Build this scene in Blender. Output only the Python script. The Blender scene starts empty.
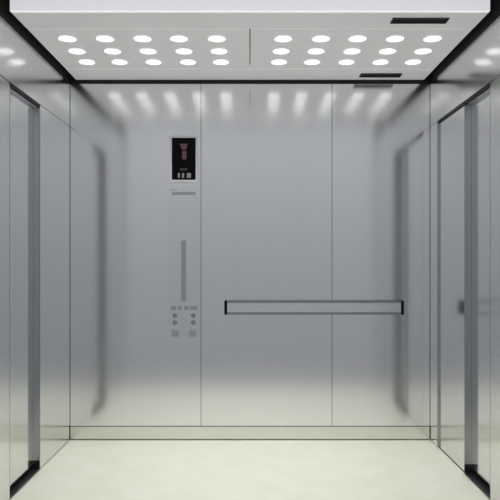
import bpy, bmesh, math
from mathutils import Vector

C = bpy.context.scene.collection
K = 2.3 / 360.0            # metres per pixel of the photograph on the back wall plane
F = 632.0                  # focal length in photo pixels
ZB = F * K                 # camera to back wall
HC = 180 * K               # camera height

def X(px, s=1.0): return (px - 250) / s * K
def Z(py, s=1.0): return HC - (py - 260) / s * K
def Y(s): return -(ZB - ZB / s)

# ------------------------------------------------------------------ materials
def mat(name, color, rough=0.5, metal=0.0, emis=None, es=0.0):
    m = bpy.data.materials.new(name); m.use_nodes = True
    b = m.node_tree.nodes['Principled BSDF']
    b.inputs['Base Color'].default_value = (*color, 1)
    b.inputs['Roughness'].default_value = rough
    b.inputs['Metallic'].default_value = metal
    if emis:
        b.inputs['Emission Color'].default_value = (*emis, 1)
        b.inputs['Emission Strength'].default_value = es
    return m

def brushed(name, color, rough, streak=0.05, scale=(60, 60, 0.6), aniso=0.0, rot=0.0, var=0.04):
    """steel with fine streaks along one axis (object = world space)"""
    m = mat(name, color, rough, 1.0)
    nt = m.node_tree; b = nt.nodes['Principled BSDF']
    tc = nt.nodes.new('ShaderNodeTexCoord')
    mp = nt.nodes.new('ShaderNodeMapping'); mp.inputs['Scale'].default_value = scale
    nz = nt.nodes.new('ShaderNodeTexNoise'); nz.inputs['Scale'].default_value = 1.0
    nz.inputs['Detail'].default_value = 3
    nt.links.new(tc.outputs['Object'], mp.inputs['Vector'])
    nt.links.new(mp.outputs['Vector'], nz.inputs['Vector'])
    r = nt.nodes.new('ShaderNodeMapRange')
    r.inputs['To Min'].default_value = rough - streak; r.inputs['To Max'].default_value = rough + streak
    nt.links.new(nz.outputs['Fac'], r.inputs['Value'])
    nt.links.new(r.outputs['Result'], b.inputs['Roughness'])
    v = nt.nodes.new('ShaderNodeMapRange')
    v.inputs['To Min'].default_value = 1-var; v.inputs['To Max'].default_value = 1+var
    nt.links.new(nz.outputs['Fac'], v.inputs['Value'])
    mx = nt.nodes.new('ShaderNodeMix'); mx.data_type = 'RGBA'; mx.blend_type = 'MULTIPLY'
    mx.inputs['Factor'].default_value = 1.0
    mx.inputs['A'].default_value = (*color, 1)
    nt.links.new(v.outputs['Result'], mx.inputs['B'])
    nt.links.new(mx.outputs['Result'], b.inputs['Base Color'])
    if aniso:
        tg = nt.nodes.new('ShaderNodeTangent'); tg.direction_type = 'UV_MAP'; tg.uv_map = 'UVMap'
        b.inputs['Anisotropic'].default_value = aniso
        b.inputs['Anisotropic Rotation'].default_value = rot
        nt.links.new(tg.outputs['Tangent'], b.inputs['Tangent'])
    return m

ANI, ROT = 0.7, 0.25
STEEL   = brushed('brushed_steel_back', (0.79, 0.795, 0.81), 0.145, 0.01, aniso=ANI, rot=ROT, var=.02)
STEEL_S = brushed('brushed_steel_side', (0.78, 0.785, 0.79), 0.15, 0.015, aniso=ANI, rot=ROT, var=.025)
STEEL_D = brushed('brushed_steel_jamb', (0.44, 0.45, 0.46), 0.30, 0.03)
STEEL_K = brushed('brushed_steel_kick', (0.74, 0.75, 0.71), 0.2, 0.03, (0.6, 60, 60))
STEEL_P = brushed('brushed_steel_faceplate', (0.77, 0.775, 0.79), 0.13, 0.01, aniso=ANI, rot=ROT, var=.02)
STEEL_H = brushed('satin_steel_handrail', (0.78, 0.785, 0.80), 0.24, 0.02, (0.6, 80, 80))
STEEL_R = mat('dark_steel_edge', (0.30, 0.31, 0.325), 0.35, 1.0)
CEIL    = brushed('satin_ceiling_metal_glow', (0.93, 0.93, 0.93), 0.34, 0.04, (3, 40, 3)); CEIL.node_tree.nodes['Principled BSDF'].inputs['Metallic'].default_value = 0.2
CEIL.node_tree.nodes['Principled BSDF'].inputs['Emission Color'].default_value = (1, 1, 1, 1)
CEIL.node_tree.nodes['Principled BSDF'].inputs['Emission Strength'].default_value = 0.14  # faint self-glow added to brighten the ceiling metal, no lamp behind it
BLACK   = mat('black_gap', (0.012, 0.012, 0.013), 0.6)
BLACKG  = mat('black_glass', (0.003, 0.003, 0.004), 0.25)
BLACKG.node_tree.nodes['Principled BSDF'].inputs['Specular IOR Level'].default_value = 0.08
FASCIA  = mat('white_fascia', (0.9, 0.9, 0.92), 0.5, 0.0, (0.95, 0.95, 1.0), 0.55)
LENS    = mat('downlight_lens', (1, 1, 1), 0.4, 0.0, (1.0, 1.0, 0.98), 1.12)
RING    = mat('downlight_ring', (0.8, 0.8, 0.8), 0.4, 0.3)
SLAT    = mat('vent_slat', (0.03, 0.03, 0.033), 0.5, 0.0)
DIGIT   = mat('red_led_digit', (0.03, 0.01, 0.01), 0.5, 0.0, (0.50, 0.25, 0.27), 0.11)
GREYTXT = mat('grey_print', (0.03, 0.03, 0.03), 0.5, 0.0, (0.5, 0.5, 0.52), 0.3)
DIMTXT  = mat('dim_print', (0.02, 0.02, 0.02), 0.5, 0.0, (0.5, 0.5, 0.52), 0.06)
BUTTON  = mat('grey_button', (0.26, 0.27, 0.28), 0.4, 0.8)
BUTTON2 = mat('pale_button', (0.50, 0.51, 0.53), 0.3, 1.0)
STRIP   = mat('grey_strip', (0.42, 0.425, 0.44), 0.3, 0.9)
SILL    = mat('black_sill', (0.012, 0.012, 0.016), 0.4)

def floor_mat():
    m = mat('cream_floor', (0.80, 0.805, 0.72), 0.32)
    nt = m.node_tree; b = nt.nodes['Principled BSDF']
    tc = nt.nodes.new('ShaderNodeTexCoord')
    nz = nt.nodes.new('ShaderNodeTexNoise'); nz.inputs['Scale'].default_value = 6; nz.inputs['Detail'].default_value = 4
    cr = nt.nodes.new('ShaderNodeValToRGB')
    cr.color_ramp.elements[0].position = 0.3; cr.color_ramp.elements[0].color = (0.74, 0.745, 0.625, 1)
    cr.color_ramp.elements[1].position = 0.7; cr.color_ramp.elements[1].color = (0.785, 0.79, 0.68, 1)
    nt.links.new(tc.outputs['Object'], nz.inputs['Vector'])
    nt.links.new(nz.outputs['Fac'], cr.inputs['Fac'])
    nt.links.new(cr.outputs['Color'], b.inputs['Base Color'])
    return m
FLOOR = floor_mat()

# ------------------------------------------------------------------ helpers
def add_box(bm, x0, x1, y0, y1, z0, z1, bev=0.0):
    vs = [bm.verts.new((x, y, z)) for x in (x0, x1) for y in (y0, y1) for z in (z0, z1)]
    q = [(0,1,3,2),(4,6,7,5),(0,4,5,1),(2,3,7,6),(0,2,6,4),(1,5,7,3)]
    fs = [bm.faces.new([vs[i] for i in f]) for f in q]
    bmesh.ops.recalc_face_normals(bm, faces=fs)
    if bev:
        es = list({e for f in fs for e in f.edges})
        bmesh.ops.bevel(bm, geom=es, offset=bev, segments=2, affect='EDGES')
    return bm

def add_disc_cyl(bm, c, r, h, axis='y', r2=None, n=32):
    """short cylinder centred at c, height h along axis"""
    r2 = r if r2 is None else r2
    a, b = [], []
    for i in range(n):
        t = 2*math.pi*i/n; u, v = math.cos(t), math.sin(t)
        if axis == 'y':
            a.append(bm.verts.new((c[0]+r*u, c[1]-h/2, c[2]+r*v)))
            b.append(bm.verts.new((c[0]+r2*u, c[1]+h/2, c[2]+r2*v)))
        else:
            a.append(bm.verts.new((c[0]+r*u, c[1]+r*v, c[2]-h/2)))
            b.append(bm.verts.new((c[0]+r2*u, c[1]+r2*v, c[2]+h/2)))
    fs = [bm.faces.new(a), bm.faces.new(b)]
    for i in range(n):
        j = (i+1) % n
        fs.append(bm.faces.new((a[i], a[j], b[j], b[i])))
    bmesh.ops.recalc_face_normals(bm, faces=fs)

def add_ring(bm, c, r0, r1, h, n=32):
    rows = []
    for r, z in ((r0, -h/2), (r1, -h/2), (r1, h/2), (r0, h/2)):
        rows.append([bm.verts.new((c[0]+r*math.cos(2*math.pi*i/n), c[1]+r*math.sin(2*math.pi*i/n), c[2]+z)) for i in range(n)])
    fs = []
    for k in range(4):
        A, B = rows[k], rows[(k+1) % 4]
        for i in range(n):
            j = (i+1) % n
            fs.append(bm.faces.new((A[i], A[j], B[j], B[i])))
    bmesh.ops.recalc_face_normals(bm, faces=fs)

def add_poly(bm, pts, y0, y1):
    """extruded polygon given in x,z"""
    a = [bm.verts.new((x, y0, z)) for x, z in pts]; b = [bm.verts.new((x, y1, z)) for x, z in pts]
    fs = [bm.faces.new(a), bm.faces.new(b)]
    n = len(pts)
    for i in range(n):
        j = (i+1) % n
        fs.append(bm.faces.new((a[i], a[j], b[j], b[i])))
    bmesh.ops.recalc_face_normals(bm, faces=fs)

def obj(name, bm, m, parent=None, origin=None):
    if origin is not None:
        bmesh.ops.translate(bm, verts=bm.verts, vec=-Vector(origin))
    uv = bm.loops.layers.uv.new('UVMap')
    for f in bm.faces:
        n = f.normal
        for l in f.loops:
            p = l.vert.co
            l[uv].uv = (p.x, p.y) if abs(n.z) > .7 else ((p.x, p.z) if abs(n.y) > .7 else (p.y, p.z))
    me = bpy.data.meshes.new(name); bm.to_mesh(me); bm.free()
    me.materials.append(m)
    o = bpy.data.objects.new(name, me); C.objects.link(o)
    if origin is not None: o.location = origin
    if parent: o.parent = parent
    return o

def box(name, x0, x1, y0, y1, z0, z1, m, parent=None, bev=0.0):
    return obj(name, add_box(bmesh.new(), min(x0,x1), max(x0,x1), min(y0,y1), max(y0,y1), min(z0,z1), max(z0,z1), bev), m, parent)

def struct(o): o['kind'] = 'structure'; return o
def tag(o, label, cat, group=None):
    o['label'] = label; o['category'] = cat
    if group: o['group'] = group
    return o
def empty(name, loc):
    e = bpy.data.objects.new(name, None); C.objects.link(e); e.location = loc; e.empty_display_size = .05
    return e
def cpart(name, bm, m, root, parent=None):
    """part modelled in world coordinates, re-based onto its root's location"""
    bmesh.ops.translate(bm, verts=bm.verts, vec=-root.location)
    return obj(name, bm, m, parent or root)

# ------------------------------------------------------------------ room shell
HW = 180 * K                       # half width
YF = -1.72                         # open front of the cabin
ZW = HC + 176 * K                  # top of the steel wall panels
ZP = HC + 179.5 * K                # underside of the suspended ceiling
ZT = ZP + 0.16                     # underside of the lid
G = 0.0022                         # half a panel joint
T = 0.075                          # wall panel thickness

struct(box('floor', -HW-.1, HW+.1, YF, .1, -.06, 0.0, FLOOR))

# back wall: dark backing, three steel panels
wb = struct(box('wall_back', -HW-.1, HW+.1, .030, .1, 0.0, ZT, BLACK))
kick = Z(426.3)
xs = [X(70), X(201), X(332), X(430)]
for a, b in zip(xs[:-1], xs[1:]):
    box('wall_panel', a+G*.7, b-G*.7, 0.0, .030, kick+.003, ZW, STEEL, wb, .001)
box('shadow_trim', -HW, HW, .004, .030, ZW+.001, ZT, BLACK, wb)
bb = struct(box('baseboard_back', -HW+.004, HW-.004, -.004, .030, .007, kick-.001, STEEL_K, None, .0015))

zd = HC + 133.2 * K                # head of the side doors

def side(sgn, name):
    """sgn -1 left, +1 right"""
    w = struct(box(name, sgn*(HW+T+.002), sgn*(HW+T+.03), YF, -.002, 0.0, ZT, BLACK))
    def panel(n, s0, s1, z0, z1, m=STEEL_S, inset=0.0, bev=.001, parent=None):
        y1 = -.006 if s0 is None else Y(s0)-G
        y0 = YF if s1 is None else Y(s1)+G
        return box(n, sgn*(HW+inset), sgn*(HW+T), y0, y1, z0, z1, m, parent or w, bev)
    box('shadow_trim', sgn*(HW+.001), sgn*(HW+T), YF, -.004, ZW+.001, ZT, BLACK, w)
    return w, panel

TOE = .006
# left wall: plain rear panel, one recessed door, front return
wl, panL = side(-1, 'wall_left')
SL0, SL1 = 1.167, 1.334
panL('wall_panel', None, SL0, TOE, zd-.001)
panL('header_panel', None, None, zd+.002, ZW)
panL('return_panel', SL1, None, .002, zd-.001)
box('floor_edge', -HW-.008, -HW-T, Y(SL0), -.004, 0.001, TOE-.001, BLACK, wl)
DL = .032
dl = struct(box('door_1', -HW-DL, -HW-T+.002, Y(SL1)+.006, Y(SL0)-.007, .035, zd-.006, STEEL_S, None, .001))
box('door_head', -HW-.014, -HW-DL-.01, Y(SL1)+.006, Y(SL0)-.006, zd-.020, zd-.006, STEEL_S, dl)
box('door_head_gap', -HW-.002, -HW-.013, Y(SL1)+.003, Y(SL0)-.003, zd-.010, zd-.002, BLACK, dl)
box('door_jamb', -HW-.001, -HW-DL, Y(SL0)-.0062, Y(SL0)-.0023, .055, zd-.021, STEEL_D, dl)
box('door_jamb', -HW-.001, -HW-DL, Y(SL1)+.0023, Y(SL1)+.0062, .055, zd-.021, STEEL_D, dl)
box('door_sill', -HW-.001, -HW-T+.002, Y(SL1)+.003, Y(SL0)-.003, .001, .010, SILL, dl)
box('sill_guard', -HW-.001, -HW-DL, Y(SL0)-.0065, Y(SL0)-.0023, .011, .054, SILL, dl)

# right wall: narrow post, flush rear leaf, recessed front leaf, front return
wr, panR = side(1, 'wall_right')
R0, R1, R2 = 1.042, 1.190, 1.334
panR('wall_panel', None, R0, TOE, zd-.001)
panR('header_panel', None, None, zd+.002, ZW)
panR('return_panel', R2, None, .002, zd-.001)
box('floor_edge', HW+.008, HW+T, Y(R1), -.004, 0.001, TOE-.001, BLACK, wr)
dr = struct(box('door_2', HW+.010, HW+T-.002, Y(R1)+.002, Y(R0)-.006, TOE, zd-.014, STEEL_S, None, .001))
box('door_head', HW+.002, HW+.05, Y(R1)+.002, Y(R0)-.004, zd-.012, zd-.001, BLACK, dr)
box('door_jamb', HW+.001, HW+.012, Y(R0)-.0056, Y(R0)-.0023, TOE, zd-.013, STEEL_D, dr)
dr2 = struct(box('door_3', HW+.037, HW+T-.002, Y(R2)+.006, Y(R1)-.004, .035, zd-.006, STEEL_S, None, .001))
box('door_head', HW+.014, HW+.048, Y(R2)+.006, Y(R1)-.006, zd-.020, zd-.006, STEEL_S, dr2)
box('door_head_gap', HW+.002, HW+.013, Y(R2)+.003, Y(R1)-.003, zd-.010, zd-.002, BLACK, dr2)
box('door_jamb', HW+.001, HW+.037, Y(R1)-.0032, Y(R1)+.0015, .055, zd-.021, STEEL_D, dr2)
box('door_jamb', HW+.001, HW+.037, Y(R2)+.0023, Y(R2)+.0062, .055, zd-.021, STEEL_D, dr2)
box('door_sill', HW+.001, HW+T-.002, Y(R2)+.003, Y(R1)-.003, .001, .010, SILL, dr2)
box('sill_guard', HW+.001, HW+.037, Y(R1)-.0036, Y(R1)+.0015, .011, .054, SILL, dr2)

# landing outside the open front: flanking walls and a grey floor
LAND = mat('grey_landing_floor', (0.36, 0.37, 0.385), 0.6)
PLASTER = mat('grey_plaster', (0.55, 0.55, 0.55), 0.8)
bm = bmesh.new()
for sg in (-1, 1):
    xa, xb = sorted((sg*(HW+.001), sg*3.4)); add_box(bm, xa, xb, YF-.12, YF-.002, 0, 2.9)
add_box(bm, -HW-.001, HW+.001, YF-.12, YF-.002, ZT-.02, 2.9)
struct(obj('wall_front', bm, PLASTER))
struct(box('floor', -3.4, 3.4, -6.5, YF-.001, -.06, -.001, LAND))

# suspended ceiling
CX = 173.3 * K
SF, SFR, SRE, SB = 1.378, 1.287, 1.064, 1.004
cl = struct(box('ceiling', -HW-.1, HW+.1, YF, .1, ZT, ZT+.06, BLACK))
CT = ZP + .03
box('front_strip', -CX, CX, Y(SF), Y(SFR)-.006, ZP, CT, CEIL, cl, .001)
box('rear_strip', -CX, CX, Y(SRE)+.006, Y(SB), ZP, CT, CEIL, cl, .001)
box('downlight_panel', -CX, -.0028, Y(SFR)+.006, Y(SRE)-.006, ZP+.001, CT, CEIL, cl, .001)  # panels hold the downlights; their own faint glow is added brightening
box('downlight_panel', .0028, CX, Y(SFR)+.006, Y(SRE)-.006, ZP+.001, CT, CEIL, cl, .001)
box('fascia', -CX, CX, Y(SF)-.018, Y(SF)-.001, ZP, ZT-.001, FASCIA, cl, .002)
box('carrier', -CX+.04, CX-.04, Y(SF)+.02, Y(SB)-.02, CT+.001, ZT-.001, BLACK, cl)

# ------------------------------------------------------------------ downlights
ROWS = [('front', 221.0/179.5, [33.2, 71, 107.5, 145, 182.5]),
        ('middle', 208.5/179.5, [31, 66, 102, 137.5, 173]),
        ('rear', 197.7/179.5, [29, 62, 96.5, 130.5, 163])]
ORD = ['nearest centre seam', 'second from centre seam', 'third from centre seam',
       'second from side wall', 'nearest side wall']
RL = .0455
def make_light():
    bm = bmesh.new(); add_disc_cyl(bm, (0, 0, 0), RL, .001, 'z')
    lamp = obj('downlight', bm, LENS)
    bm = bmesh.new(); add_ring(bm, (0, 0, 0), RL+.0005, RL+.003, .001)
    obj('trim_ring', bm, RING, lamp)
    return lamp
proto = make_light(); used = False
for rn, s, offs in ROWS:
    for half, sg in (('left', -1), ('right', 1)):
        for i, off in enumerate(offs):
            if not used: o = proto; used = True
            else:
                o = proto.copy(); C.objects.link(o)
                for ch in list(proto.children):
                    c = ch.copy(); C.objects.link(c); c.parent = o
            o.location = (sg*off/s*K, Y(s), ZP-.0006)
            tag(o, f'round white downlight in {rn} row of {half} ceiling panel, {ORD[i]}', 'downlight', 'round downlights in the ceiling')

# ------------------------------------------------------------------ vents
def vent(sc, xc, w, d, label):
    r = empty('air_vent', (xc, Y(sc), ZP-.004))
    bm = bmesh.new()
    w2, d2, t = w/2, d/2, .006
    add_box(bm, xc-w2, xc+w2, Y(sc)-d2, Y(sc)-d2+t, ZP-.006, ZP)
    add_box(bm, xc-w2, xc+w2, Y(sc)+d2-t, Y(sc)+d2, ZP-.006, ZP)
    add_box(bm, xc-w2, xc-w2+t, Y(sc)-d2+t, Y(sc)+d2-t, ZP-.006, ZP)
    add_box(bm, xc+w2-t, xc+w2, Y(sc)-d2+t, Y(sc)+d2-t, ZP-.006, ZP)
    cpart('frame', bm, SLAT, r)
    bm = bmesh.new()
    add_box(bm, xc-w2+t, xc+w2-t, Y(sc)-d2+t, Y(sc)+d2-t, ZP-.0015, ZP-.0005)
    n = 4
    for i in range(n):
        y = Y(sc)-d2+t+(i+.5)*(d-2*t)/n
        add_box(bm, xc-w2+t, xc+w2-t, y-.002, y+.002, ZP-.005, ZP-.0015)
    cpart('grille', bm, SLAT, r)
    tag(r, label, 'air vent', 'ceiling vents')
vent(1.336, X(419.5, 1.336), .268, .062, 'long black slotted air vent in the front border strip of the ceiling')
vent(1.031, X(380.5, 1.031), .255, .068, 'long black slotted air vent in the rear ceiling strip near the back wall')

# ------------------------------------------------------------------ floor display
r = empty('floor_display', (X(183.7), -.001, Z(181.5)))
tag(r, 'black screen showing a dim red floor number, in silver frame on back wall', 'display')
bm = bmesh.new()
ox0, ox1, oz0, oz1 = X(169.6), X(197.8), Z(182.4), Z(135.8)
ix0, ix1, iz0, iz1 = X(172), X(195.8), Z(180), Z(138)
for b in ((ox0, ox1, oz0, iz0), (ox0, ox1, iz1, oz1), (ox0, ix0, iz0, iz1), (ix1, ox1, iz0, iz1)):
    add_box(bm, b[0], b[1], -.009, -.001, b[2], b[3])
BEZ = mat('bright_bezel', (0.72, 0.72, 0.74), 0.45, 0.6)
cpart('bezel', bm, BEZ, r)
bm = bmesh.new(); add_box(bm, ix0, ix1, -.007, -.001, iz0, iz1)
scr = cpart('screen', bm, BLACKG, r)
ys0, ys1 = -.0085, -.0072
bm = bmesh.new()
add_poly(bm, [(X(179.8), Z(144)), (X(188), Z(144)), (X(186.2), Z(149.8)), (X(182), Z(149.8))], ys0, ys1)
cpart('direction_arrow', bm, DIGIT, r, scr)
bm = bmesh.new()
add_poly(bm, [(X(182.8), Z(151)), (X(186), Z(151)), (X(186.6), Z(152)), (X(186.6), Z(158.6)), (X(186), Z(159.6)),
              (X(182.8), Z(159.6)), (X(182.2), Z(158.6)), (X(182.2), Z(152))], ys0, ys1)
cpart('floor_digit', bm, DIGIT, r, scr)
bm = bmesh.new()
for i in range(5): add_box(bm, X(180.2+i*1.55), X(181.2+i*1.55), ys0, ys1, Z(170.6), Z(168.4))
cpart('caption', bm, DIMTXT, r, scr)
for a, b in ((178, 180), (182.2, 184.2), (187, 191)):
    bm = bmesh.new(); add_box(bm, X(a), X(b), ys0, ys1, Z(178), Z(173.2))
    cpart('indicator_mark', bm, GREYTXT, r, scr)

# ------------------------------------------------------------------ operating panel
r = empty('operating_panel', (X(184), 0, Z(338)))
tag(r, 'narrow steel elevator control panel with buttons below the black display screen', 'control panel')
bm = bmesh.new(); add_box(bm, X(168.2), X(199.6), -.004, .0006, Z(338.5), Z(187), .001)
cpart('faceplate', bm, STEEL_P, r)
bm = bmesh.new(); add_box(bm, X(172), X(195.5), -.0055, -.0042, Z(195), Z(192))
cpart('faceplate_strip', bm, STRIP, r)  # thin darker grey bar across the top of the faceplate
bm = bmesh.new()
for i in range(4): add_box(bm, X(171+i*1.6), X(172.2+i*1.6), -.0046, -.0041, Z(190.6), Z(189.6))
cpart('engraving', bm, STRIP, r)
bm = bmesh.new(); add_box(bm, X(181.2), X(186.2), -.0055, -.0042, Z(301.5), Z(240.5), .0006)
bs = cpart('button_strip', bm, STRIP, r)
for i in range(10):
    bm = bmesh.new(); add_disc_cyl(bm, (X(183.7), -.0063, Z(244.5+i*6)), .0105, .0014, 'y', n=20)
    cpart('floor_button', bm, STRIP, r, bs)
for x0, x1 in ((171, 176.5), (178, 182), (184, 189), (190.5, 197)):
    bm = bmesh.new(); add_box(bm, X(x0), X(x1), -.0055, -.0042, Z(310), Z(306), .0005)
    cpart('label_plate', bm, STRIP, r)
for x in (175, 193.3):
    for z in (315.4, 322.4):
        bm = bmesh.new(); add_disc_cyl(bm, (X(x), -.0065, Z(z)), .0155, .0045, 'y', n=24)
        cpart('push_button', bm, BUTTON, r)
for x in (175.3, 192.7):
    bm = bmesh.new(); add_box(bm, X(x-3.6), X(x+3.6), -.0055, -.0042, Z(336.5), Z(330), .0006)
    cpart('key_plate', bm, BUTTON2, r)

# ------------------------------------------------------------------ handrail
sh = 1.012
yh = Y(sh)
x0, x1, z0, z1 = X(224.3, sh), X(404, sh), Z(314.6, sh), Z(301, sh)
r = empty('handrail', ((x0+x1)/2, -.001, (z0+z1)/2))
tag(r, 'flat horizontal steel handrail with dark end brackets on the back wall', 'handrail')
bm = bmesh.new(); add_box(bm, x0+.018, x1-.018, yh, yh+.014, z0+.014, z1-.012, .002)
cpart('rail_bar', bm, STEEL_H, r)
bm = bmesh.new(); add_box(bm, x0+.018, x1-.018, yh-.001, yh+.016, z1-.0115, z1, .001)
cpart('rail_edge', bm, STEEL_R, r)
bm = bmesh.new(); add_box(bm, x0+.018, x1-.018, yh-.001, yh+.016, z0, z0+.0135, .001)
cpart('rail_edge', bm, STEEL_R, r)
for a in (x0, x1-.0175):
    bm = bmesh.new(); add_box(bm, a, a+.0175, yh-.002, -.001, z0-.001, z1+.001, .002)
    cpart('end_bracket', bm, BLACKG, r)

# ------------------------------------------------------------------ world, light, camera
w = bpy.data.worlds.new('World'); bpy.context.scene.world = w; w.use_nodes = True
nt = w.node_tree; bg = nt.nodes['Background']
tc = nt.nodes.new('ShaderNodeTexCoord'); sp = nt.nodes.new('ShaderNodeSeparateXYZ')
cr = nt.nodes.new('ShaderNodeValToRGB'); mr = nt.nodes.new('ShaderNodeMapRange')
mr.inputs['From Min'].default_value = -1; mr.inputs['From Max'].default_value = 1
nt.links.new(tc.outputs['Generated'], sp.inputs['Vector'])
nt.links.new(sp.outputs['Z'], mr.inputs['Value'])
nt.links.new(mr.outputs['Result'], cr.inputs['Fac'])
nt.links.new(cr.outputs['Color'], bg.inputs['Color'])
el = cr.color_ramp.elements
el[0].position = 0.0; el[0].color = (.28, .29, .30, 1)
el[1].position = 1.0; el[1].color = (.95, .95, .97, 1)
for p, c in ((.44, (.315, .325, .35)), (.5, (.355, .365, .39)), (.56, (.45, .46, .475)), (.62, (.57, .58, .59))):
    e = el.new(p); e.color = (*c, 1)
bg.inputs['Strength'].default_value = 1.0

def area(loc, rot, sx, sy, power, color=(1, 1, 1)):
    l = bpy.data.lights.new('lobby_light', 'AREA'); l.shape = 'RECTANGLE'; l.size = sx; l.size_y = sy
    l.energy = power; l.color = color
    o = bpy.data.objects.new('lobby_light', l); C.objects.link(o); o.location = loc; o.rotation_euler = rot
    return o

def spot(x, y, e):
    l = bpy.data.lights.new('downlight_beam', 'SPOT'); l.energy = e; l.spot_size = math.radians(110); l.spot_blend = 1.0
    l.shadow_soft_size = .1; l.color = (1, 1, .97)
    o = bpy.data.objects.new('downlight_beam', l); C.objects.link(o); o.location = (x, y, ZP-.03)
for rn, s, offs in ROWS:
    for sg in (-1, 1):
        for i in (0, 2, 4):
            spot(sg*offs[i]/s*K, Y(s), 8.3)

cam = bpy.data.cameras.new('camera'); co = bpy.data.objects.new('camera', cam); C.objects.link(co)
co.location = (0, -ZB, HC); co.rotation_euler = (math.pi/2, 0, 0)
cam.sensor_width = 36; cam.sensor_fit = 'HORIZONTAL'; cam.lens = 36 * F / 500
cam.shift_y = 10/500
cam.clip_start = .05
sc = bpy.context.scene
sc.camera = co
sc.view_settings.view_transform = 'Standard'
sc.view_settings.look = 'None'
